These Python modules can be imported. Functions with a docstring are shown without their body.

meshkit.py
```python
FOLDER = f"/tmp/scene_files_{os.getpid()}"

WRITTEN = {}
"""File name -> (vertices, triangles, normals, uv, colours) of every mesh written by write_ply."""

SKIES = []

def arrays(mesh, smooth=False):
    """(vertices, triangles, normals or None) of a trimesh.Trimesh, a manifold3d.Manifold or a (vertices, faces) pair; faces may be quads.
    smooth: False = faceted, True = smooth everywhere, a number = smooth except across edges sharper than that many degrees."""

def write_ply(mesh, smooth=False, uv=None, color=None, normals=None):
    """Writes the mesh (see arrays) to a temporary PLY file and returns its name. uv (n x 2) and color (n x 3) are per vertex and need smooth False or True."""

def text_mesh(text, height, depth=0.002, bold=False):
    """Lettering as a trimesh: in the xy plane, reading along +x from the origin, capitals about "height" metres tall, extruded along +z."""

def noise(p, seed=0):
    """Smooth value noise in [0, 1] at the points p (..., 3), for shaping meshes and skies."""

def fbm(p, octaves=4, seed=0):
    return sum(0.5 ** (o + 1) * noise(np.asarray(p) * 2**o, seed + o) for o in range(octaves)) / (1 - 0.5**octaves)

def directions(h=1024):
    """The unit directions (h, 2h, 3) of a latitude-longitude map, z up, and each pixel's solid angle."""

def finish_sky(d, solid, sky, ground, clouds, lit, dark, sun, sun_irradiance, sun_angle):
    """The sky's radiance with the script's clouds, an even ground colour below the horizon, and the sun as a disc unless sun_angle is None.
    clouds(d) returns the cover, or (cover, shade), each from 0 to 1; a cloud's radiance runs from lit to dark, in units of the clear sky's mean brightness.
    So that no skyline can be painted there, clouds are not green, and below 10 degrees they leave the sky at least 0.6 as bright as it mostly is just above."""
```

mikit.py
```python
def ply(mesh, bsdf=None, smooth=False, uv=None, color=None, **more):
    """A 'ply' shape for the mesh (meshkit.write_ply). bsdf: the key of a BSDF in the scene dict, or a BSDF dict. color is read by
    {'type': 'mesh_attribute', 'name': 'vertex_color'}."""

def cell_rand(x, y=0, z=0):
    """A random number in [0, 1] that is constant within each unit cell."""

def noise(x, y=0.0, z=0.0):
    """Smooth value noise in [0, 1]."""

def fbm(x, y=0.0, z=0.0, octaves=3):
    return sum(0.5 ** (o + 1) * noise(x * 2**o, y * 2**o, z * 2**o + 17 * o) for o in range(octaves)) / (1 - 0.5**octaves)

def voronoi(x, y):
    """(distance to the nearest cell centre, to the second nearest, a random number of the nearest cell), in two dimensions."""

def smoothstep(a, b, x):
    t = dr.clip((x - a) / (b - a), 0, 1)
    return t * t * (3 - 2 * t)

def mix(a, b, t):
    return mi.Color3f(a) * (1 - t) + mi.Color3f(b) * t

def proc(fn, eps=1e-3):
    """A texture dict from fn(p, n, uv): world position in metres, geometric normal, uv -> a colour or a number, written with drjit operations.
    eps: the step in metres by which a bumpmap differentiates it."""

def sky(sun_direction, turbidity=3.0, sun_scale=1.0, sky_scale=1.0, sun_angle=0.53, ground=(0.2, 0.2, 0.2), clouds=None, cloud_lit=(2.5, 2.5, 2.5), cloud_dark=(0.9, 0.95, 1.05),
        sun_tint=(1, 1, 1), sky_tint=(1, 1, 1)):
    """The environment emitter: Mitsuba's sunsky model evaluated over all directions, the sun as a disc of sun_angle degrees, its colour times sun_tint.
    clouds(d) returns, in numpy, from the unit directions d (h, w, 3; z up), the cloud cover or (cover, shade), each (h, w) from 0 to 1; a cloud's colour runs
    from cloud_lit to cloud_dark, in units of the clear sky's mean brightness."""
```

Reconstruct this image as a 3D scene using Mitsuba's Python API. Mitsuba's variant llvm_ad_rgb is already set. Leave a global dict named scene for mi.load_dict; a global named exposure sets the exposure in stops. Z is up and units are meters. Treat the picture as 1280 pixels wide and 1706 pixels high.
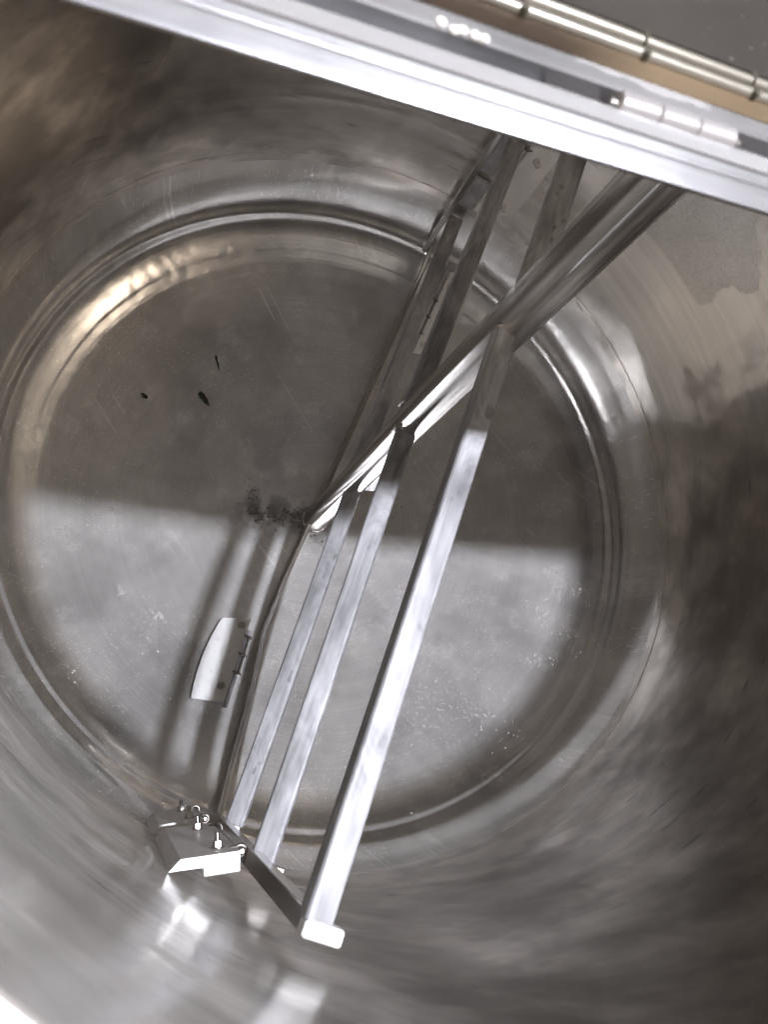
import math
import numpy as np, trimesh, drjit as dr, mitsuba as mi
from shapely.geometry import Polygon, Point, box as sbox
import mikit, meshkit
from mikit import noise, fbm, smoothstep, mix, proc, voronoi, cell_rand

T = mi.ScalarTransform4f
S = 0.6                                  # metres per tank radius: all lengths below are in tank radii
rng = np.random.default_rng(7)
scene, labels = {}, {}

# ------------------------------------------------------------------ camera, sky, exposure
CAM = np.array([-0.6075, 0.6478, 2.3902])
FWD = np.array([0.2420, -0.3430, -0.9075]); FWD /= np.linalg.norm(FWD)
scene['camera'] = dict(type='thinlens', fov=54.18, fov_axis='x', aperture_radius=0.0013, focus_distance=1.22, near_clip=0.02, far_clip=400.0,
                       to_world=T().look_at(origin=list(CAM * S), target=list((CAM + FWD) * S), up=[0.967, 0.003, 0.257]))
SUN = (-0.476, 0.68, 0.56)
scene['sky'] = mikit.sky(SUN, turbidity=3, sun_scale=0.4, sky_scale=2.6, sun_angle=12, clouds=lambda d: 1.0, sun_tint=(0.90, 0.96, 1.15), cloud_lit=(1.08, 1.0, 0.92), cloud_dark=(0.9, 0.9, 0.9))
LAMP = np.array([-0.70, -0.295, 5.0]) * S   # a work lamp hanging over the open half: casts the beam's and the crossbars' soft-edged shadows
LAMP_R, LAMP_L = 0.044, 2500.0
exposure = 0.82

# ------------------------------------------------------------------ helpers
PHI = math.radians(155.343)
RA = np.array([[math.cos(PHI), -math.sin(PHI), 0], [math.sin(PHI), math.cos(PHI), 0], [0, 0, 1.0]])        # agitator frame: x along the arms
la = np.array([0.993, -0.116, 0]); la /= np.linalg.norm(la)
LB = np.array([-la[1], la[0], 0])
RL = np.stack([la, LB, [0, 0, 1.0]], 1)                                                                   # lid frame: x away from the opening
OL = -la * 0.31


def tri(mesh):
    if hasattr(mesh, 'to_mesh'):
        m = mesh.to_mesh(); return trimesh.Trimesh(m.vert_properties[:, :3], m.tri_verts, process=False)
    if isinstance(mesh, (list, tuple)):
        return trimesh.util.concatenate([tri(m) for m in mesh])
    return mesh


def numbered(key):
    if key not in USED:
        USED.add(key); return key
    k = 1
    while f'{key}_{k:03d}' in USED:
        k += 1
    USED.add(f'{key}_{k:03d}'); return f'{key}_{k:03d}'


USED = set()


def obj(name, mesh, bsdf, parent=None, frame=None, smooth=30, uv=None, label=None, cat=None, group=None, kind=None):
    mesh = tri(mesh)
    v = np.array(mesh.vertices)
    if frame == 'ag':
        v = v @ RA.T
    elif frame == 'lid':
        v = v @ RL.T + OL
    m = trimesh.Trimesh(v * S, mesh.faces, process=False)
    key = numbered((parent + '__' if parent else '') + name)
    scene[key] = mikit.ply(m, bsdf, smooth=smooth, uv=uv)
    tag(key, label, cat, group, kind)
    return key


def tag(key, label=None, cat=None, group=None, kind=None):
    d = {k: x for k, x in dict(label=label, category=cat, group=group, kind=kind).items() if x}
    if d:
        labels[key] = d
    USED.add(key)
    return key


def frame_of(p0, p1, up=(0, 0, 1), roll=0.0):
    """Columns: side, up, along."""
    d = np.asarray(p1, float) - np.asarray(p0, float); L = np.linalg.norm(d); d /= L
    s = np.cross(up, d); s /= np.linalg.norm(s); u = np.cross(d, s)
    c, n = math.cos(math.radians(roll)), math.sin(math.radians(roll))
    s, u = s * c + u * n, u * c - s * n
    return np.stack([s, u, d], 1), L


def rrect(w, h, r, seg=4):
    if r <= 0:
        return sbox(-w / 2, -h / 2, w / 2, h / 2)
    return sbox(-w / 2 + r, -h / 2 + r, w / 2 - r, h / 2 - r).buffer(r, quad_segs=seg)


def bar(p0, p1, w, h, r=0.004, up=(0, 0, 1), roll=0.0, top=True, wall=0.0):
    """A rectangular section from p0 to p1; with top=True p0-p1 is the centre line of its top face."""
    F, L = frame_of(p0, p1, up, roll)
    sec = rrect(w, h, r)
    if wall:
        sec = sec.difference(rrect(w - 2 * wall, h - 2 * wall, max(r - wall, 0)))
    m = trimesh.creation.extrude_polygon(sec, L)
    v = np.array(m.vertices)
    if top:
        v[:, 1] -= h / 2
    m.vertices = v @ F.T + np.asarray(p0, float)
    return m


def box3(c, size, R=None, r=0.0):
    """A box with chamfered edges (hull)."""
    import manifold3d as mf
    sx, sy, sz = np.asarray(size, float) / 2
    pts = []
    for a in (-1, 1):
        for b in (-1, 1):
            for d in (-1, 1):
                q = np.array([a * sx, b * sy, d * sz])
                if r:
                    for k in range(3):
                        e = q - np.array([a, b, d]) * r; e[k] = q[k]; pts.append(e)
                else:
                    pts.append(q)
    pts = np.array(pts)
    if R is not None:
        pts = pts @ np.asarray(R).T
    return trimesh.convex.convex_hull(pts + np.asarray(c, float))


def tube(path, rad, n=12, closed=False):
    path = np.asarray(path, float); N = len(path)
    rad = np.broadcast_to(rad, (N,))
    tg = np.gradient(path, axis=0) if not closed else np.roll(path, -1, 0) - np.roll(path, 1, 0)
    tg /= np.linalg.norm(tg, axis=1, keepdims=True)
    u = np.cross(tg[0], [0.3, 0.2, 0.9]); u /= np.linalg.norm(u)
    V = []
    for i in range(N):
        u = u - tg[i] * (u @ tg[i]); u /= np.linalg.norm(u); w = np.cross(tg[i], u)
        a = np.arange(n) / n * 2 * np.pi
        V.append(path[i] + rad[i] * (np.cos(a)[:, None] * u + np.sin(a)[:, None] * w))
    V = np.vstack(V); Fc = []
    M = N if closed else N - 1
    for i in range(M):
        for k in range(n):
            a, b = i * n + k, i * n + (k + 1) % n; c, d = ((i + 1) % N) * n + k, ((i + 1) % N) * n + (k + 1) % n
            Fc += [[a, b, d], [a, d, c]]
    if not closed:
        V = np.vstack([V, path[0], path[-1]]); c0, c1 = len(V) - 2, len(V) - 1
        for k in range(n):
            Fc += [[c0, (k + 1) % n, k], [c1, (N - 1) * n + k, (N - 1) * n + (k + 1) % n]]
    m = trimesh.Trimesh(V, Fc, process=False); return m


def cyl(p0, p1, r, n=32, ch=0.0):
    p0, p1 = np.asarray(p0, float), np.asarray(p1, float); L = np.linalg.norm(p1 - p0)
    prof = [(0, 0), (r - ch, 0), (r, ch), (r, L - ch), (r - ch, L), (0, L)] if ch else [(0, 0), (r, 0), (r, L), (0, L)]
    m = trimesh.creation.revolve(np.array(prof), sections=n)
    F, _ = frame_of(p0, p1, (0.31, 0.27, 0.9) if abs((p1 - p0)[2]) / L < .9 else (1, 0, 0))
    m.vertices = np.array(m.vertices) @ F.T + p0
    return m


def lathe(polys, n=384, a0=math.radians(100.0)):
    """Profiles (r, z) turned about z; each profile smooth in itself. Returns the mesh and uv (u round, v along)."""
    V, Fc, UV, at = [], [], [], 0
    ang = a0 + np.linspace(0, 2 * np.pi, n + 1)
    for pl in polys:
        pl = np.asarray(pl, float); k = len(pl)
        ll = np.r_[0, np.cumsum(np.linalg.norm(np.diff(pl, axis=0), axis=1))]
        V.append(np.stack([pl[None, :, 0] * np.cos(ang)[:, None], pl[None, :, 0] * np.sin(ang)[:, None], np.broadcast_to(pl[:, 1], (n + 1, k))], -1).reshape(-1, 3))
        UV.append(np.stack([np.broadcast_to((ang - a0)[:, None], (n + 1, k)), np.broadcast_to(ll, (n + 1, k))], -1).reshape(-1, 2))
        i, j = np.meshgrid(np.arange(n), np.arange(k - 1), indexing='ij')
        a = at + i * k + j
        Fc.append(np.stack([a, a + k, a + k + 1, a + 1], -1).reshape(-1, 4)); at += (n + 1) * k
    q = np.vstack(Fc)
    return trimesh.Trimesh(np.vstack(V), np.vstack([q[:, [0, 1, 2]], q[:, [0, 2, 3]]]), process=False), np.vstack(UV)


def bead(path, r=0.006, seed=0, n=8, step=0.004):
    """A lumpy weld bead along a path."""
    path = np.asarray(path, float)
    L = np.r_[0, np.cumsum(np.linalg.norm(np.diff(path, axis=0), axis=1))]
    k = max(4, int(L[-1] / step)); t = np.linspace(0, L[-1], k)
    P = np.stack([np.interp(t, L, path[:, i]) for i in range(3)], 1)
    g = np.random.default_rng(seed)
    return tube(P + g.normal(0, r * .12, P.shape), r * (0.8 + 0.35 * np.abs(np.sin(np.arange(k) * 1.3)) + g.normal(0, .08, k)), n)


def dish(r):
    r = np.asarray(r, float); A, K = 1.6, 0.308
    return np.where(r < 0.857, A - np.sqrt(np.maximum(A * A - r * r, 0)), 0.511 - np.sqrt(np.maximum(K * K - np.maximum(r - (1 - K), 0) ** 2, 0)))


# ------------------------------------------------------------------ materials
def bsdf(name, **kw):
    bump = kw.pop('bump', None)
    b = dict(type='principled', **kw)
    if bump:
        fn, sc, eps = bump
        b = dict(type='bumpmap', arbitrary=proc(fn, eps), scale=sc, bsdf=b)
    scene[name] = dict(type='twosided', bsdf=b)


def rgb(*c):
    return dict(type='rgb', value=list(c))


def wall_polar(p):
    c, s = math.cos(math.radians(80.0)), math.sin(math.radians(80.0))          # branch cut at 100 degrees
    return dr.atan2(p.x * s + p.y * c, p.x * c - p.y * s) - math.radians(80.0), p.z / S


def film_sheen_patch(th, z):
    """A whitish matt film left on the far wall, and a bare sanded patch inside it, both ragged-edged, plus a wider pale tone and painted near-wall sheen."""
    az = th * 57.2958
    n1 = fbm(az * 0.22, z * 13.0, 5.0, 4) - 0.5
    n2 = fbm(az * 0.05, z * 40.0, 9.0, 3) - 0.5
    film = smoothstep(-86.0, -74.0, az + 16.0 * n1) * smoothstep(-36.0, -46.0, az + 10.0 * n1) * smoothstep(0.56, 0.66, z + 0.10 * n1) * smoothstep(1.5, 1.3, z)
    film = film * (0.95 + 0.9 * n2 * smoothstep(0.95, 0.70, z))
    broad = 0.62 * smoothstep(32.0, 6.0, az + 12.0 * n1) * smoothstep(-52.0, -36.0, az) * smoothstep(0.56, 0.66, z + 0.08 * n1) * (0.8 + 1.2 * n2)  # wider, fainter pale tone beside the film
    right = dr.select(z > 1.083, -69.6 + (z - 1.083) * 75.0, -69.0 + (1.083 - z) * 12.0)
    patch = smoothstep(0.898, 0.912, z + 0.01 * n1) * smoothstep(-0.9, 0.9, az - right + 11.0 * n1 + 5.0 * n2) * smoothstep(-44.0, -47.0, az + 6.0 * n1) * smoothstep(1.42, 1.36, z)
    near = 0.40 * smoothstep(-200.0, -212.0, az + 14.0 * n1) * smoothstep(0.60, 0.80, z + 0.2 * n1) * (0.7 + 1.6 * (fbm(az * 0.10 - z * 5.0, z * 9.0, 61.0, 3) - 0.4))  # sheen of the near wall painted in as a pale tone
    patch = patch * (0.72 + 0.55 * (fbm(az * 0.5, z * 26.0, 71.0, 3) - 0.25))
    return dr.clip(dr.maximum(dr.maximum(film, broad), near), 0, 1), dr.clip(patch, 0, 1)


def painted_shade(th, z):
    """Wall shade painted in dull brown: a broad patch left of the lid and a long smeared one along the right-hand wall."""
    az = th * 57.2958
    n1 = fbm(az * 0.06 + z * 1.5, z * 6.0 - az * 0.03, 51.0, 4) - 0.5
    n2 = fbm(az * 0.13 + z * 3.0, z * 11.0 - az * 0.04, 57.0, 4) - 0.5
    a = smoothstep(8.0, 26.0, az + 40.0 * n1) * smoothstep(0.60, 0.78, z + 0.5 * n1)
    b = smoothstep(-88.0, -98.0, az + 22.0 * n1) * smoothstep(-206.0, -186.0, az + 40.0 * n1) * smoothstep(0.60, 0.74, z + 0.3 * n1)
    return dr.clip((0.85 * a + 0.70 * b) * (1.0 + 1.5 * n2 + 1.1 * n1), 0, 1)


def wall_color(p, n, uv):
    th, z = wall_polar(p)
    smear = fbm(th * 5.0 + z * 2.0, z * 3.0, 3.0, 4)
    streak = fbm(th * 3.0, z * 90.0, 7.0, 3)
    grain = noise(th * 30.0, z * 400.0, 1.0)
    v = 0.84 + 0.45 * (smear - 0.5) + 0.30 * (fbm(th * 5.5 - z * 4.0, z * 8.0 + th * 2.0, 13.0, 4) - 0.5) + 0.08 * (streak - 0.5) + 0.08 * (grain - 0.5)
    d = fbm(th * 9.0 + z * 14.0, z * 60.0 - th * 9.0, 11.0, 3)
    d2 = smoothstep(0.50, 0.70, fbm(th * 3.0, z * 4.0, 31.0, 2))
    v = v * (1 - 0.5 * d2 * smoothstep(0.74, 0.86, d)) * (1 - 0.20 * smoothstep(0.60, 0.80, fbm(th * 4.0 + z * 5.0, z * 16.0 - th * 3.0, 23.0, 4)))
    # crisp scratches and spots
    q, w = th * 0.94 + z * 0.34, z * 0.94 - th * 0.34
    sc1 = smoothstep(0.90, 0.97, noise(q * 5.0 + 0.5 * noise(w * 5.0, 2.0, 1.0), w * 130.0, 4.0)) * smoothstep(0.50, 0.66, noise(q * 4.0, w * 4.0, 9.0))
    q2, w2 = th * 0.5 - z * 0.87, z * 0.5 + th * 0.87
    sc2 = smoothstep(0.92, 0.98, noise(q2 * 6.0, w2 * 120.0, 14.0)) * smoothstep(0.54, 0.68, noise(q2 * 4.0, w2 * 4.0, 19.0))
    spots = smoothstep(0.86, 0.95, noise(th * 95.0, z * 95.0, 24.0)) * smoothstep(0.50, 0.75, fbm(th * 3.5, z * 3.5, 29.0, 3))
    v = v * (1 - 0.30 * sc1) + 0.16 * sc2 + 0.14 * spots
    blot = fbm(th * 10.0 + 1.5 * noise(th * 5.0, z * 5.0, 3.0), z * 10.0, 37.0, 4)
    v = v * (0.86 + 0.28 * smoothstep(0.36, 0.62, blot))
    c = v * mi.Color3f(0.89, 0.845, 0.795)
    c = mix(c, mi.Color3f(0.21, 0.19, 0.172), 0.85 * painted_shade(th, z))  # darkens the wall colour where the steel looks shaded
    film, patch = film_sheen_patch(th, z)
    c = mix(c, mi.Color3f(0.86, 0.84, 0.80) * (1 + 0.25 * (streak - 0.5)), film)
    spk = noise(th * 300.0, z * 300.0, 2.0)
    return mix(c, mi.Color3f(0.66, 0.64, 0.60) * (1 + 0.4 * (spk - 0.5) * 0.6) * (0.75 + 0.5 * smear), patch)


def wall_rough(p, n, uv):
    th, z = wall_polar(p)
    film, patch = film_sheen_patch(th, z)
    return 0.17 + 0.20 * (fbm(th * 4.0, z * 7.0, 9.0, 3) - 0.4) + 0.30 * dr.maximum(smoothstep(0.42, 0.6, film), patch) + 0.10 * painted_shade(th, z)


def wall_metal(p, n, uv):
    film, patch = film_sheen_patch(*wall_polar(p))
    return 0.95 - 0.75 * film * (1 - patch) - 0.45 * patch


def wall_bump(p, n, uv):
    th, z = wall_polar(p)
    return 0.7 * fbm(th * 3.0, z * 3.0, 1.0, 2) + 0.008 * noise(th * 9.0, z * 160.0, 4.0) + 0.10 * noise(th * 9.0 + z * 2.0, z * 11.0, 4.0)


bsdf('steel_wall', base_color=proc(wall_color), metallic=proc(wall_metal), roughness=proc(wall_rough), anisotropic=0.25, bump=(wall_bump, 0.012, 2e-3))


def floor_color(p, n, uv):
    x, y = p.x / S, p.y / S
    r = dr.sqrt(x * x + y * y)
    th = wall_polar(p)[0]
    v = 0.76 + 0.30 * (fbm(x * 4.0, y * 4.0, 2.0, 4) - 0.5) + 0.16 * (fbm(x * 17.0, y * 17.0, 21.0, 3) - 0.5)
    arcs = noise(th * 2.0, r * 220.0, 3.0)
    v = v + 0.07 * (arcs - 0.5)
    # fine pale dust, thicker in drifts
    sp = noise(x * 330.0, y * 330.0, 1.0)
    dr_ = smoothstep(0.42, 0.72, fbm(x * 6.0, y * 6.0, 8.0, 3))
    dust = smoothstep(0.80, 0.95, sp) * (0.25 + dr_)
    v = v + 0.45 * dust
    # dark smudge round the foot of the shaft, cloudy stains
    g1 = fbm(x * 30.0, y * 30.0, 14.0, 4)
    sm = dr.exp(-(dr.square((x - 0.03) / 0.06) + dr.square((y - 0.17) / 0.09))) + 0.8 * dr.exp(-(dr.square(x / 0.07) + dr.square(y / 0.08)))
    v = v * (1 - 0.75 * sm * smoothstep(0.42, 0.66, g1))
    v = v * (1 - 0.16 * smoothstep(0.45, 0.75, fbm(x * 7.0 + 3.0, y * 7.0, 33.0, 4)))
    v = v + 0.20 * smoothstep(0.56, 0.78, fbm(x * 13.0, y * 13.0, 41.0, 5)) * noise(x * 170.0, y * 170.0, 43.0)
    # straight scratches
    q = x * 0.83 + y * 0.56
    w = -x * 0.56 + y * 0.83
    v = v + 0.30 * smoothstep(0.88, 0.97, noise(q * 3.0 + 0.6 * noise(w * 4.0, 1.0, 1.0), w * 150.0, 4.0)) * smoothstep(0.55, 0.7, noise(q * 6.0, w * 5.0, 9.0))
    c = mi.Color3f(v) * mi.Color3f(0.97, 0.95, 0.925)
    return c


def floor_rough(p, n, uv):
    x, y = p.x / S, p.y / S
    r = dr.sqrt(x * x + y * y)
    return 0.27 + 0.14 * (fbm(x * 5.0, y * 5.0, 12.0, 3) - 0.5) - 0.06 * smoothstep(0.80, 0.88, r)


def floor_metal(p, n, uv):
    x, y = p.x / S, p.y / S
    return 0.62 + 0.36 * smoothstep(0.82, 0.90, dr.sqrt(x * x + y * y))


def floor_bump(p, n, uv):
    x, y = p.x / S, p.y / S
    r = dr.sqrt(x * x + y * y); th = wall_polar(p)[0]
    return 0.5 * fbm(x * 2.5, y * 2.5, 5.0, 2) + 0.03 * noise(x * 40.0, y * 40.0, 1.0) + 0.012 * noise(th * 2.0, r * 180.0, 3.0) + 0.03 * smoothstep(0.83, 0.88, r) * fbm(r * 50.0, th * 0.7, 6.0, 2)


bsdf('steel_floor', base_color=proc(floor_color), metallic=proc(floor_metal), roughness=proc(floor_rough), bump=(floor_bump, 0.010, 2e-3))


def bar_color(p, n, uv):
    x, y, z = p.x / S, p.y / S, p.z / S
    s = x * -0.909 + y * 0.417
    t = x * -0.417 - y * 0.909
    v = 0.45 + 0.62 * (fbm(s * 9.0, t * 26.0, z * 20.0, 4) - 0.5) + 0.25 * (fbm(s * 34.0 + 12.0 * noise(s * 6.0, t * 20.0, 1.0), t * 60.0, z * 40.0, 3) - 0.5) + 0.12 * (noise(s * 14.0, t * 240.0, z * 240.0) - 0.5)
    w = fbm(s * 26.0, t * 40.0, z * 30.0 + 4, 3)
    v = v * (1 - 0.35 * smoothstep(0.72, 0.80, w))
    return mi.Color3f(v) * mi.Color3f(0.98, 0.975, 1.0)


bsdf('steel_bar', base_color=proc(bar_color), metallic=0.45, roughness=0.6)


def shaft_color(p, n, uv):
    z = p.z / S
    v = 0.60 + 0.18 * (fbm(z * 6.0, p.x * 60, p.y * 60, 3) - 0.5) + 0.35 * (noise(dr.atan2(p.y, p.x) * 7.0, z * 1.2, 2.0) - 0.5)  # lengthwise streaks painted in for reflections along the shaft
    return mi.Color3f(v) * mi.Color3f(1.0, 0.965, 0.92)


bsdf('steel_shaft', base_color=proc(shaft_color), metallic=1.0, roughness=0.15)


def weld_color(p, n, uv):
    v = 0.42 + 0.5 * (fbm(p.x * 300, p.y * 300, p.z * 300, 2) - 0.5)
    return mi.Color3f(v) * mi.Color3f(1.0, 0.95, 0.9)


bsdf('weld_metal', base_color=proc(weld_color), metallic=0.9, roughness=0.4)
bsdf('bolt_steel', base_color=rgb(0.62, 0.60, 0.57), metallic=1.0, roughness=0.25)
bsdf('dark_steel', base_color=rgb(0.22, 0.20, 0.18), metallic=0.9, roughness=0.38)


def ptfe_color(p, n, uv):
    v = 0.90 + 0.10 * (fbm(p.x * 40, p.y * 40, p.z * 40, 3) - 0.5) - 0.10 * smoothstep(0.62, 0.75, fbm(p.x * 120, p.y * 120, p.z * 120, 3))
    return mi.Color3f(v) * mi.Color3f(1.0, 0.99, 0.975)


bsdf('white_plastic', base_color=proc(ptfe_color), roughness=0.42, specular=0.4)


def panel_color(p, n, uv):
    v = 0.040 + 0.025 * (fbm(p.x * 12, p.y * 12, 1.0, 3) - 0.5) + 0.10 * smoothstep(0.93, 0.99, noise(p.x * 220, p.y * 220, 3.0))
    return mi.Color3f(v) * mi.Color3f(1.10, 0.97, 0.84)


bsdf('dull_panel', base_color=proc(panel_color), roughness=0.55, specular=0.15)


def tint_color(p, n, uv):
    t = (p.x * LB[0] + p.y * LB[1]) / S
    v = fbm(t * 9.0, p.x * 30, 2.0, 3)
    return mix((0.045, 0.030, 0.019), (0.17, 0.122, 0.074), smoothstep(0.37, 0.27, t + 0.10 * (v - 0.5)) * (0.65 + 0.7 * v))  # brown reflection put into the strip as colour


bsdf('tinted_strip', base_color=proc(tint_color), metallic=0.4, roughness=0.4)
bsdf('cream_rail', base_color=rgb(0.36, 0.335, 0.285), metallic=0.7, roughness=0.32)


def deck_color(p, n, uv):
    s = (p.x * la[0] + p.y * la[1]) / S + 0.31
    t = (p.x * LB[0] + p.y * LB[1]) / S
    v = 0.46 + 0.25 * (fbm(p.x * 25, p.y * 25, 2.0, 3) - 0.5) + 0.10 * (noise(s * 300, t * 8.0, 3.0) - 0.5)
    v = v * (1 - 0.45 * smoothstep(0.042, 0.0425, s) * smoothstep(0.0555, 0.055, s))                        # shade painted on the bottom of the hinge gap
    w = 0.0655 + 0.010 * (fbm(t * 45.0, 3.0, 1.0, 3) - 0.5) + 0.004 * smoothstep(0.30, 0.34, t)
    v = dr.maximum(v, 0.88 * smoothstep(w, w + 0.0008, s) * smoothstep(0.0708, 0.0705, s) * smoothstep(0.335, 0.325, t) * smoothstep(0.20, 0.225, t))   # glint by the tan strip painted white
    v = dr.maximum(v, 0.80 * smoothstep(0.0266, 0.0270, s) * smoothstep(0.0417, 0.0413, s))                 # whiter strip along the beam
    return mi.Color3f(v) * mi.Color3f(0.97, 0.97, 1.0)


bsdf('bright_deck', base_color=proc(deck_color), metallic=0.8, roughness=0.30, bump=(lambda p, n, uv: 0.5 * fbm(p.x * 9, p.y * 9, 3.0, 2) + 0.03 * noise(p.x * 80, p.y * 80, p.z * 80), 0.004, 1e-3))
bsdf('gap_shade', base_color=rgb(0.06, 0.055, 0.055), roughness=0.6, specular=0.1)
bsdf('barrel_metal', base_color=rgb(0.42, 0.40, 0.395), metallic=0.5, roughness=0.35)
bsdf('added_lining_steel', base_color=rgb(0.30, 0.255, 0.21), metallic=0.85, roughness=0.3)
bsdf('crumb_dark', base_color=rgb(0.05, 0.045, 0.03), roughness=0.8)
bsdf('crumb_pale', base_color=rgb(0.72, 0.70, 0.66), roughness=0.8)
bsdf('fleck_green', base_color=rgb(0.045, 0.05, 0.03), roughness=0.6)
bsdf('ground_mat', base_color=rgb(0.22, 0.21, 0.2), roughness=0.9)

# ------------------------------------------------------------------ the setting
g = trimesh.creation.box([60, 60, 0.2]); g.apply_translation([0, 0, -1.2])
obj('ground', g, 'ground_mat', kind='structure', smooth=False)

lamp = tag('work_lamp', 'small round work lamp hanging high above the open half of the tank', 'lamp')
k = trimesh.creation.icosphere(3, LAMP_R); k.apply_translation(LAMP)
scene[lamp + '__bulb'] = dict(mikit.ply(k, 'white_plastic', smooth=True), emitter=dict(type='area', radiance=rgb(LAMP_L * 0.95, LAMP_L * 0.97, LAMP_L * 1.08)))
q = trimesh.creation.revolve(np.array([(0.004, 0.075), (0.03, 0.07), (0.075, 0.03), (0.10, -0.005), (0.103, -0.005), (0.077, 0.034), (0.03, 0.074), (0.004, 0.079)]), sections=32); q.apply_translation(LAMP)
scene[lamp + '__shade'] = mikit.ply(q, 'dark_steel', smooth=30)
# ------------------------------------------------------------------ the tank
tank = tag('steel_tank', 'round stainless steel tank seen from above into its dished bottom', 'tank')
rr = np.r_[np.linspace(0.0005, 0.857, 60), 1 - 0.308 + 0.308 * np.sin(np.linspace(math.asin((0.857 - 0.692) / 0.308), math.pi / 2, 40))[1:]]
rr = np.unique(np.r_[rr, np.linspace(0.90, 0.995, 90)])
def ridge(r):
    return 0.0050 * np.exp(-((r - 0.947) / 0.0115) ** 2)
inner = np.stack([rr - ridge(rr) * 0.8, dish(rr) + ridge(rr) * 0.6], 1)
outer = np.stack([rr[::-1] * 1.014, dish(rr[::-1]) - 0.016 * np.linspace(0, 1, len(rr))], 1)
m, uv = lathe([inner, outer])
obj('bottom', m, 'steel_floor', tank, smooth=True, uv=uv, label='dished bottom, sunlit on one half and shaded on the other')
zz = np.linspace(0.511, 1.962, 40)
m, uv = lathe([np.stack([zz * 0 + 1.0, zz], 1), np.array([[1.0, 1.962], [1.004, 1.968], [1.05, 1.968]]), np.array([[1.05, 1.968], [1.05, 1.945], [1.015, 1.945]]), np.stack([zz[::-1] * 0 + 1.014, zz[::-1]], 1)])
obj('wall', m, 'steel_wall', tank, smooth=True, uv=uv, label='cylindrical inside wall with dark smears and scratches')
th = np.linspace(0, 2 * np.pi, 700)
sd = np.stack([1.0046 * np.cos(th), 1.0046 * np.sin(th), 0.545 + 0.0015 * np.sin(th * 5) + 0.0012 * meshkit.noise(np.stack([th * 30, th * 0, th * 0], 1))], 1)
obj('weld_seam', tube(sd[:-1], 0.0056, 16, closed=True), 'steel_wall', tank, smooth=True)

# ------------------------------------------------------------------ the half lid with its beam and hinge
lid = tag('half_lid', 'half lid with bright hinged strips and a dark panel over the tank', 'lid')
TL = 0.985


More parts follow.
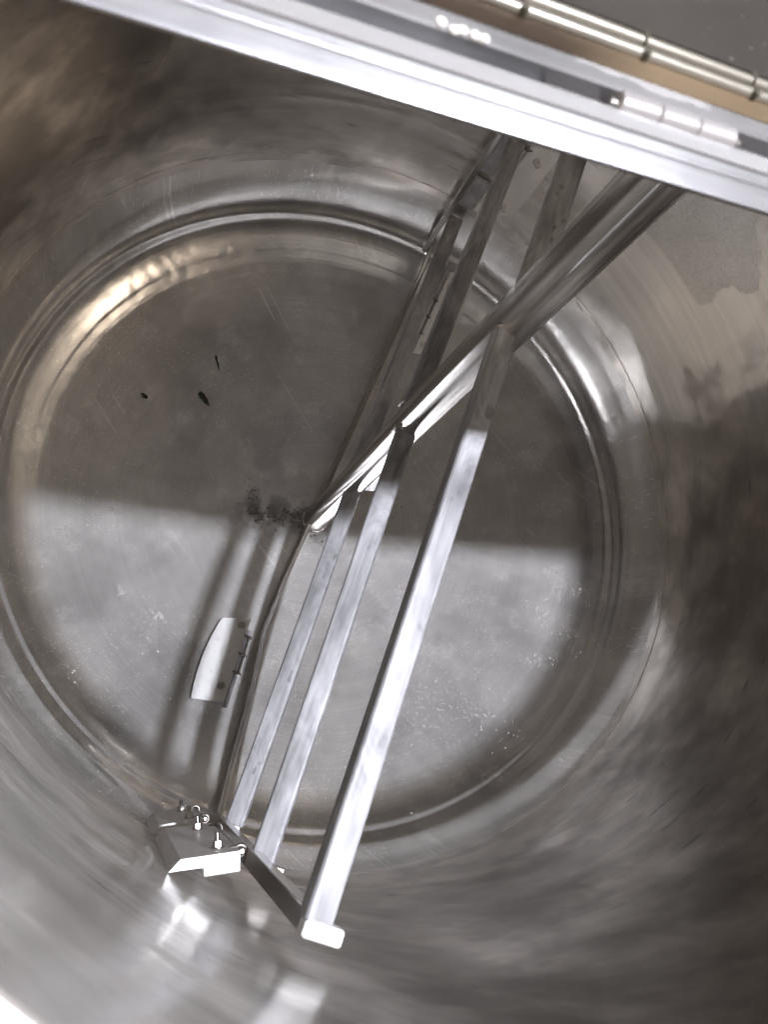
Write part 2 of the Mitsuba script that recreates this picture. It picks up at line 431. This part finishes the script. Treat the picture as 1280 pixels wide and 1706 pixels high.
def strip(poly, t0, t1):
    m = trimesh.creation.extrude_polygon(Polygon(poly), t1 - t0)         # (s, z) extruded along the chord
    v = np.array(m.vertices); m.vertices = np.stack([v[:, 0], v[:, 2] + t0, v[:, 1]], 1)
    m.faces = m.faces[:, ::-1]
    return m


obj('front_beam', strip([(0.024, 2.024), (0.022, 2.036), (0.004, 2.0385), (0.0020, 2.0395), (0.0020, 2.0412), (0.0030, 2.0420), (0.0172, 2.0456), (0.0178, 2.0466), (0.0192, 2.0474), (0.0200, 2.0468), (0.0258, 2.0484), (0.0270, 2.0508), (0.0398, 2.0508), (0.0412, 2.0500),
     (0.0415, 2.0490), (0.0415, 2.036), (0.0555, 2.036), (0.0555, 2.024)], -TL, TL), 'bright_deck', lid, 'lid', label='bright front beam along the opening')
obj('deck_strip', strip([(0.0556, 2.020), (0.0556, 2.051), (0.057, 2.0525), (0.0705, 2.0525), (0.0705, 2.020)], -TL, TL), 'bright_deck', lid, 'lid')
obj('tan_strip', strip([(0.0706, 2.020), (0.0706, 2.0535), (0.0865, 2.0545), (0.0865, 2.020)], -TL, TL), 'tinted_strip', lid, 'lid', label='tan strip with a brown reflection in its colour')
obj('groove_strip', strip([(0.0866, 2.020), (0.0866, 2.052), (0.1055, 2.0525), (0.1055, 2.020)], -TL, TL), 'bright_deck', lid, 'lid')


def rod(s, z, r, t0, t1):
    return tube([(s, t, z) for t in np.linspace(t0, t1, 30)], r, 14)


JOINTS = (0.98, 0.56, 0.465, 0.370, 0.274, 0.178, 0.082, -0.014, -0.2, -0.5, -0.98)
for s_, z_, r_ in ((0.0905, 2.0555, 0.0042), (0.1010, 2.0565, 0.0040)):
    for a_, b_ in zip(JOINTS[:-1], JOINTS[1:]):
        obj('rail', rod(s_, z_, r_, b_ + 0.0012, a_ - 0.0012), 'cream_rail', lid, 'lid')
for a_ in JOINTS[1:-1]:
    for s_ in (0.0870, 0.1035):
        obj('stud', cyl((s_, a_, 2.052), (s_, a_, 2.0615), 0.0028, 12, 0.0006), 'crumb_dark', lid, 'lid')
circ = Point(0.31, 0).buffer(1.03, quad_segs=48)
half = circ.intersection(sbox(0.1056, -2, 3, 2))
m = trimesh.creation.extrude_polygon(half, 0.040); m.apply_translation([0, 0, 2.020])
obj('cover_panel', m, 'dull_panel', lid, 'lid', label='dark brown-grey cover panel')
m = trimesh.creation.extrude_polygon(Point(0.31, 0).buffer(1.008, quad_segs=48).intersection(sbox(0.026, -2, 3, 2)), 0.003); m.apply_translation([0, 0, 2.0155])
obj('added_lining', m, 'added_lining_steel', lid, 'lid')  # unseen sheet added to bounce light under the lid
sk = Point(0.31, 0).buffer(1.03, quad_segs=48).difference(Point(0.31, 0).buffer(1.01, quad_segs=48)).intersection(sbox(0.0, -2, 3, 2))
m = trimesh.creation.extrude_polygon(sk, 0.05); m.apply_translation([0, 0, 1.9685])
obj('skirt', m, 'bright_deck', lid, 'lid')
hinge = lid + '__hinge'
for a_, b_ in ((0.197, 0.2285), (0.2295, 0.261), (0.262, 0.2935)):
    obj('barrel', cyl((0.0480, a_, 2.0480), (0.0480, b_, 2.0480), 0.0086, 24, 0.0008), 'barrel_metal', hinge, 'lid')
obj('pin', cyl((0.0478, 0.190, 2.0475), (0.0478, 0.300, 2.0475), 0.0036, 16), 'bolt_steel', hinge, 'lid')
for a_, b_ in ((-0.97, 0.188), (0.302, 0.345)):
    obj('gap_shade_strip', strip([(0.0425, 2.037), (0.0425, 2.041), (0.0550, 2.041), (0.0550, 2.037)], a_, b_), 'gap_shade', hinge, 'lid')  # dark strips laid in the hinge gap in place of its shade
gb = np.random.default_rng(3)
for t in (0.4273, 0.418, 0.4125, 0.404, 0.3975):
    b = trimesh.creation.icosphere(2, 0.0032); b.vertices *= 1 + .35 * (meshkit.noise(np.array(b.vertices) * 700 + t * 90)[:, None] - .5)
    b.apply_scale([1, 1.2, .8]); b.apply_translation([0.0575 + gb.normal(0, .0006), t, 2.0535])
    obj('weld_drop', b, 'crumb_pale', lid + '__deck_strip', 'lid')

# ------------------------------------------------------------------ the agitator
ag = tag('agitator', 'steel agitator with a tall shaft, crossbars and white scrapers inside the tank', 'agitator')
RS = 0.0404
sh = cyl((0, 0, 0.012), (0, 0, 2.036), RS, 64)
obj('shaft', sh, 'steel_shaft', ag, 'ag', label='round vertical centre shaft')


def weld_ring(key, c, d, w, h, seed):
    """A bead round the foot of a rectangular arm where it meets the shaft; c = centre of the top face at the joint, d = +-1."""
    x = c[0]
    pts = [(x, c[1] - w / 2, c[2] - h), (x, c[1] - w / 2, c[2]), (x - d * 0.002, c[1], c[2] + 0.001), (x, c[1] + w / 2, c[2]), (x, c[1] + w / 2, c[2] - h)]
    obj('weld_bead', bead(pts, 0.0045, seed), 'weld_metal', key, 'ag')


def arm(p0, p1, w, h, roll, seed, label=None):
    k = obj('crossbar', bar(p0, p1, w, h, 0.006, roll=roll), 'steel_bar', ag, 'ag', label=label, smooth=25)
    weld_ring(k, (p0[0], p0[1], p0[2]), 1 if p1[0] > 0 else -1, w, h, seed)
    return k


arm((0.034, -0.006, 1.398), (0.955, -0.006, 1.398), 0.041, 0.029, -9, 1, 'topmost near crossbar, lit along most of its top')
arm((0.034, -0.010, 0.921), (0.956, 0.010, 0.921), 0.046, 0.030, 19, 2)
arm((0.030, 0.006, 0.459), (0.938, 0.024, 0.459), 0.046, 0.030, 19, 3)
arm((-0.034, 0.004, 1.398), (-0.950, 0.016, 1.398), 0.052, 0.020, -19, 4, 'topmost far crossbar, dark in the shade')
arm((-0.034, -0.014, 0.921), (-0.940, 0.012, 0.921), 0.046, 0.034, 0, 5)
arm((-0.030, -0.004, 0.470), (-0.978, 0.003, 0.500), 0.046, 0.030, 0, 6)
k = obj('end_block', box3((0.964, 0.0, 1.392), (0.021, 0.053, 0.030), r=0.003), 'white_plastic', ag, 'ag', label='white end block on the topmost near crossbar')
# bottom rails, bent to follow the dish
for sgn, pl in ((1, [(0.030, -0.014, 0.052), (0.243, -0.026, 0.069), (0.424, -0.033, 0.108), (0.660, -0.006, 0.192), (0.823, -0.001, 0.278), (0.939, 0.000, 0.380)]),
                (-1, [(-0.030, -0.004, 0.052), (-0.168, -0.006, 0.059), (-0.388, 0.000, 0.098), (-0.708, -0.004, 0.215), (-0.860, -0.010, 0.303), (-0.935, -0.022, 0.378)])):
    pl = np.array(pl)
    parts = []
    W, H = 0.014, 0.050
    V = []
    for i, q in enumerate(pl):
        tgt = pl[min(i + 1, len(pl) - 1)] - pl[max(i - 1, 0)]; tgt /= np.linalg.norm(tgt)
        sd_ = np.cross([0, 0, 1.0], tgt); sd_ /= np.linalg.norm(sd_); up_ = np.cross(tgt, sd_)
        c_ = 0.0022
        V += [q + sd_ * a + up_ * b for a, b in ((-W / 2, -H), (W / 2, -H), (W / 2, -c_), (W / 2 - c_, 0), (-W / 2 + c_, 0), (-W / 2, -c_))]
    n = 6; Fc = []
    for i in range(len(pl) - 1):
        for j in range(n):
            a, b = i * n + j, i * n + (j + 1) % n; Fc += [[a, b, b + n], [a, b + n, a + n]]
    e = (len(pl) - 1) * n
    Fc += [[0, j + 1, j] for j in range(1, n - 1)] + [[e, e + j, e + j + 1] for j in range(1, n - 1)]
    obj('bottom_rail', trimesh.Trimesh(V, Fc, process=False), 'steel_shaft', ag, 'ag', smooth=20)
# uprights at the arm ends
obj('upright', bar((0.944, -0.004, 0.345), (0.960, -0.010, 1.364), 0.026, 0.030, 0.003, up=(1, 0, 0), top=False), 'steel_shaft', ag, 'ag')
obj('upright', bar((-0.938, -0.036, 0.345), (-0.955, -0.040, 1.364), 0.016, 0.030, 0.003, up=(1, 0, 0), top=False), 'steel_shaft', ag, 'ag')
# brackets on the uprights
obj('bracket', box3((0.944, 0.016, 0.432), (0.012, 0.060, 0.030), r=0.002), 'weld_metal', ag, 'ag')
obj('bracket', box3((0.958, 0.016, 0.924), (0.014, 0.078, 0.012), r=0.002), 'weld_metal', ag, 'ag')
obj('bracket', box3((-0.953, -0.002, 0.712), (0.014, 0.054, 0.010), r=0.002), 'weld_metal', ag, 'ag')
obj('bracket', box3((-0.962, 0.000, 0.80), (0.005, 0.056, 0.150), r=0.0015), 'steel_bar', ag, 'ag')
obj('bracket', box3((-0.962, 0.000, 0.637), (0.005, 0.056, 0.130), r=0.0015), 'steel_bar', ag, 'ag')
# gusset at the foot of the shaft
gp = Polygon([(0.034, 0.40), (0.034, 0.80), (0.075, 0.44), (0.075, 0.41)])
gm = trimesh.creation.extrude_polygon(gp, 0.008); v_ = np.array(gm.vertices)
dg = np.array([-0.25, 0.97]); dg /= np.linalg.norm(dg)
gm.vertices = np.stack([v_[:, 0] * dg[0] - (v_[:, 2] - .004) * dg[1], v_[:, 0] * dg[1] + (v_[:, 2] - .004) * dg[0], v_[:, 1]], 1)
obj('gusset', gm, 'steel_bar', ag, 'ag', smooth=False)
obj('weld_bead', bead([(RS * math.cos(a), RS * math.sin(a), 0.016) for a in np.linspace(0, 6.28, 60)], 0.006, 11), 'weld_metal', ag + '__shaft', 'ag')


def hexbolt(key, p, n, r=0.0085, stem=0.016, mat='bolt_steel', name='bolt'):
    """Washer, hexagon nut and thread end standing on the point p along n."""
    p, n = np.asarray(p, float), np.asarray(n, float) / np.linalg.norm(n)
    F, _ = frame_of(p, p + n, (0.2, 0.1, 0.97) if abs(n[2]) < .9 else (1, 0, 0))
    hx = trimesh.creation.extrude_polygon(Polygon([(r * math.cos(a), r * math.sin(a)) for a in np.arange(6) * math.pi / 3]), 0.0085)
    hx.vertices = np.array(hx.vertices) @ F.T + p + n * 0.0018
    obj(name, [cyl(p, p + n * 0.0020, r * 1.25, 20), hx, cyl(p + n * 0.008, p + n * stem, r * 0.52, 14, 0.0008)], mat, key, 'ag')


def screw(key, p, n, r=0.0115):
    """A round screw head with a hexagon socket, sunk in a ring."""
    p, n = np.asarray(p, float), np.asarray(n, float) / np.linalg.norm(n)
    F, _ = frame_of(p, p + n, (0.2, 0.97, 0.1))
    hd = Point(0, 0).buffer(r * .78, quad_segs=6).difference(Polygon([(r * .36 * math.cos(a), r * .36 * math.sin(a)) for a in np.arange(6) * math.pi / 3]))
    q = trimesh.creation.extrude_polygon(hd, 0.003); q.vertices = np.array(q.vertices) @ F.T + p + n * 0.0003
    rg = trimesh.creation.extrude_polygon(Point(0, 0).buffer(r * 1.05, quad_segs=8).difference(Point(0, 0).buffer(r * .92, quad_segs=8)), 0.0016)
    rg.vertices = np.array(rg.vertices) @ F.T + p + n * 0.0003
    obj('screw', [q, cyl(p - n * .001, p + n * .0012, r * .7, 16), rg], 'bolt_steel', key, 'ag')


def hinge_part(key, p0, p1, out, seed, nloop=3):
    """A hinge rod from p0 to p1 with bent lugs standing off along out."""
    p0, p1, out = map(lambda q: np.asarray(q, float), (p0, p1, out))
    out = out / np.linalg.norm(out)
    obj('hinge_rod', cyl(p0, p1, 0.0034, 14), 'bolt_steel', key, 'ag')
    for t in np.linspace(0.03, .97, nloop):
        c = p0 + (p1 - p0) * t
        ax = (p1 - p0) / np.linalg.norm(p1 - p0); w = np.cross(ax, out)
        ph = np.linspace(-2.4, 2.4, 22)
        loop = [c + out * 0.008 * (np.cos(a) - .15) + w * 0.0075 * np.sin(a) for a in ph]
        loop = [loop[0] - out * 0.010] + loop + [loop[-1] - out * 0.010]
        obj('hinge_loop', tube(loop, 0.0034, 8), 'dark_steel', key, 'ag')


def wall_scraper(sgn, z0, z1, label, bolts, low_cut=0.0, ends=((0.9270, -0.0830), (0.9715, -0.1810))):
    """A white blade from the upright out to the wall; in plan it leans back and touches the wall."""
    A0, B0 = np.array(ends[0]) * sgn, np.array(ends[1]) * sgn
    t = (B0 - A0); L = np.linalg.norm(t); t = t / L; n = -np.array([-t[1], t[0]]) * 1.0
    if n @ A0 < 0:
        n = -n                                                          # outward, to the wall
    key = ag + '__' + 'wall_scraper'; key = numbered(key); tag(key, label)
    plan = Polygon([(0, 0), (L * 0.80, 0), (L * 0.97, 0.0155), (0, 0.0165)])
    m = trimesh.creation.extrude_polygon(plan, z1 - z0)
    v = np.array(m.vertices)
    zf = v[:, 2] / (z1 - z0)
    along = v[:, 0]
    zlift = np.where(zf < .5, low_cut * np.clip((along - .03) / (L - .03), 0, 1), 0.0 * along)
    m.vertices = np.stack([A0[0] + t[0] * v[:, 0] + n[0] * v[:, 1], A0[1] + t[1] * v[:, 0] + n[1] * v[:, 1], z0 + v[:, 2] + zlift], 1)
    obj('blade', m, 'white_plastic', key, 'ag', smooth=False)
    c = A0 + t * 0.026 + n * 0.0235
    F = np.array([[t[0], n[0], 0], [t[1], n[1], 0], [0, 0, 1]])
    obj('backing_block', box3((c[0], c[1], (z0 + z1) / 2 - .002), (0.054, 0.0135, (z1 - z0) * .97), F, 0.0015), 'white_plastic', key, 'ag', smooth=False)
    for along_, zz_ in bolts:
        p = np.r_[A0 + t * along_ - n * 0.0004, zz_]
        hexbolt(key, p, np.r_[-n, 0.0], stem=0.023)
    h0 = np.r_[A0 - t * 0.008 + n * 0.006, z0 + .04]; h1 = np.r_[A0 - t * 0.008 + n * 0.006, z1 - .03]
    hinge_part(key, h0, h1, np.r_[-t, 0], 1, 2)
    return key


wall_scraper(1, 0.800, 1.160, 'upper white wall scraper of the near pair', ((0.026, 1.105), (0.032, 0.87)))
wall_scraper(1, 0.500, 0.755, 'lower white wall scraper of the near pair', ((0.022, 0.715), (0.026, 0.58)), 0.035, ((0.927, -0.094), (0.973, -0.187)))
wall_scraper(-1, 0.615, 0.930, 'pale wall scraper by the far upright', ((0.040, 0.860), (0.040, 0.660)), 0.0, ((0.9370, -0.0560), (0.9862, -0.1655)))


def floor_scraper(sgn, u0, u1, label):
    """A white blade along the bottom rail, its curved outer edge on the dish."""
    key = numbered(ag + '__floor_scraper'); tag(key, label)
    U = np.linspace(0, 1, 15)
    edge = [(u0 + 0.028 + (u1 + 0.020 - u0 - 0.028) * t_, -(0.163 + 0.013 * math.sin(math.pi * t_) ** .8)) for t_ in U]
    poly = Polygon([(u0, -0.082)] + edge + [(u1, -0.076)])
    poly = poly.buffer(-0.003).buffer(0.003)
    import shapely
    top, bot = 0.057, 0.042
    m = trimesh.creation.extrude_polygon(shapely.segmentize(poly, 0.02), 1.0)
    m = m.subdivide_to_size(0.5) if False else m
    v = np.array(m.vertices)
    base = float(dish(math.hypot((u0 + u1) / 2, .12)))
    sl = float(dish(math.hypot(u1, .12)) - dish(math.hypot(u0, .12))) / (u1 - u0)
    zc = base + sl * (v[:, 0] - (u0 + u1) / 2) + 0.22 * (v[:, 1] + 0.082)
    m.vertices = np.stack([sgn * v[:, 0], sgn * v[:, 1], zc + np.where(v[:, 2] > .5, top, bot)], 1)
    obj('blade', m, 'white_plastic', key, 'ag', smooth=False)

    def at(a, b, h):
        return np.array([sgn * a, sgn * b, base + sl * (a - (u0 + u1) / 2) + 0.22 * (b + 0.082) + h])
    nn = np.array([-sgn * sl, -sgn * 0.22, 1.0])
    screw(key, at(u0 + .030, -0.102, top), nn)
    screw(key, at(u1 - .040, -0.098, top), nn)
    pm = Polygon([(u0 + .035, -0.079), (u1 + .012, -0.073), (u1 + .012, -0.060), (u0 + .035, -0.066)])
    q = trimesh.creation.extrude_polygon(pm, 1.0); v = np.array(q.vertices)
    q.vertices = np.stack([sgn * v[:, 0], sgn * v[:, 1], base + sl * (v[:, 0] - (u0 + u1) / 2) + np.where(v[:, 2] > .5, .046, .034)], 1)
    obj('mounting_plate', q, 'steel_bar', key, 'ag', smooth=False)
    hinge_part(key, at(u0 + .055, -0.069, .050), at(u1 - .085, -0.064, .050), np.array([0, sgn * 1.0, .25]), 2)
    return key


floor_scraper(1, 0.406, 0.667, 'white floor scraper blade with two screws, near the lit half')
floor_scraper(-1, 0.655, 0.905, 'grimy white floor scraper blade beyond the shaft')

# ------------------------------------------------------------------ dirt and small things on the floor


def crumb_mesh(pts, size, seed, flat=0.45):
    g = np.random.default_rng(seed); out = []
    base = trimesh.creation.icosphere(1, 1.0)
    for x, y in pts:
        b = base.copy(); s_ = size * g.uniform(.4, 1.5)
        b.vertices = np.array(b.vertices) * (1 + g.normal(0, .22, (len(b.vertices), 1))) * s_ * np.array([g.uniform(.6, 1.6), g.uniform(.6, 1.3), flat])
        a = g.uniform(0, 6.28); c, n_ = math.cos(a), math.sin(a)
        v = np.array(b.vertices); v = np.stack([v[:, 0] * c - v[:, 1] * n_, v[:, 0] * n_ + v[:, 1] * c, v[:, 2]], 1)
        b.vertices = v + [x, y, float(dish(math.hypot(x, y))) + s_ * flat * .5]
        out.append(b)
    return trimesh.util.concatenate(out)


def scatter(c, sx, sy, n, seed, ang=0.0):
    g = np.random.default_rng(seed); p = g.normal(0, 1, (n, 2)) * [sx, sy]
    a = math.radians(ang); return p @ np.array([[math.cos(a), math.sin(a)], [-math.sin(a), math.cos(a)]]) + c


dk = np.vstack([scatter((0.02, 0.20), .03, .016, 160, 1, 30), scatter((0.015, 0.10), .016, .045, 190, 2), scatter((0.06, -0.29), .02, .012, 24, 3), scatter((-0.03, 0.02), .03, .03, 60, 4), scatter((0.10, 0.21), .03, .012, 30, 5)])
obj('dirt', crumb_mesh(dk, 0.0017, 5), 'crumb_dark', kind='stuff', label='dark crumbs of dirt scattered on the floor round the foot of the shaft', smooth=True)
pk = np.vstack([scatter((-0.244, 0.611), .016, .008, 30, 6), scatter((-0.314, 0.517), .022, .010, 60, 7, 40), scatter((-0.527, -0.656), .010, .022, 90, 8), scatter((-0.455, 0.71), .02, .015, 24, 9),
                scatter((-0.307, -0.783), .02, .03, 90, 10), scatter((-0.42, -0.72), .07, .02, 160, 11, 25), scatter((-0.62, -0.30), .10, .10, 260, 12), scatter((-0.013, 0.631), .012, .005, 18, 13), scatter((-0.45, 0.45), .10, .09, 120, 14), scatter((-0.66, -0.42), .06, .07, 160, 15)])
obj('residue', crumb_mesh(pk, 0.0013, 6, .35), 'crumb_pale', kind='stuff', label='pale dried residue sprinkled over the lit floor', smooth=True)


def fleck(x, y, L, W, ang, seed, label, name='debris_fleck'):
    g = np.random.default_rng(seed)
    n = 11; t = np.linspace(-1, 1, n)
    w = W * np.sqrt(np.clip(1 - t ** 2, 0.02, 1)) * (1 - .45 * t) * g.uniform(.7, 1.25, n)
    cl = .18 * W * g.normal(0, 1, n)
    up = np.stack([t * L, cl + w], 1); dn = np.stack([t * L, cl - w], 1)
    P = Polygon(np.vstack([up, dn[::-1]])).buffer(0)
    m = trimesh.creation.extrude_polygon(P, 0.0035)
    a = math.radians(ang); v = np.array(m.vertices)
    v = np.stack([v[:, 0] * math.cos(a) - v[:, 1] * math.sin(a), v[:, 0] * math.sin(a) + v[:, 1] * math.cos(a), v[:, 2] * (1 + .8 * np.sin(v[:, 0] * 300))], 1)
    sx = float(dish(math.hypot(x + .01, y)) - dish(math.hypot(x - .01, y))) / .02; sy = float(dish(math.hypot(x, y + .01)) - dish(math.hypot(x, y - .01))) / .02
    v[:, 2] += sx * v[:, 0] + sy * v[:, 1]
    m.vertices = v + [x, y, float(dish(math.hypot(x, y))) + .0006]
    obj(name, m, 'fleck_green', label=label, cat='debris', group='dark flecks on the shaded floor', smooth=False)


fleck(0.381, 0.362, 0.026, 0.009, -140, 1, 'large dark greenish fleck lying on the shaded floor')
fleck(0.359, 0.549, 0.011, 0.006, 60, 2, 'small dark fleck lying alone nearest the shaded tank edge')
fleck(0.499, 0.320, 0.024, 0.003, -165, 3, 'thin dark thread-like fleck beyond the greenish one')
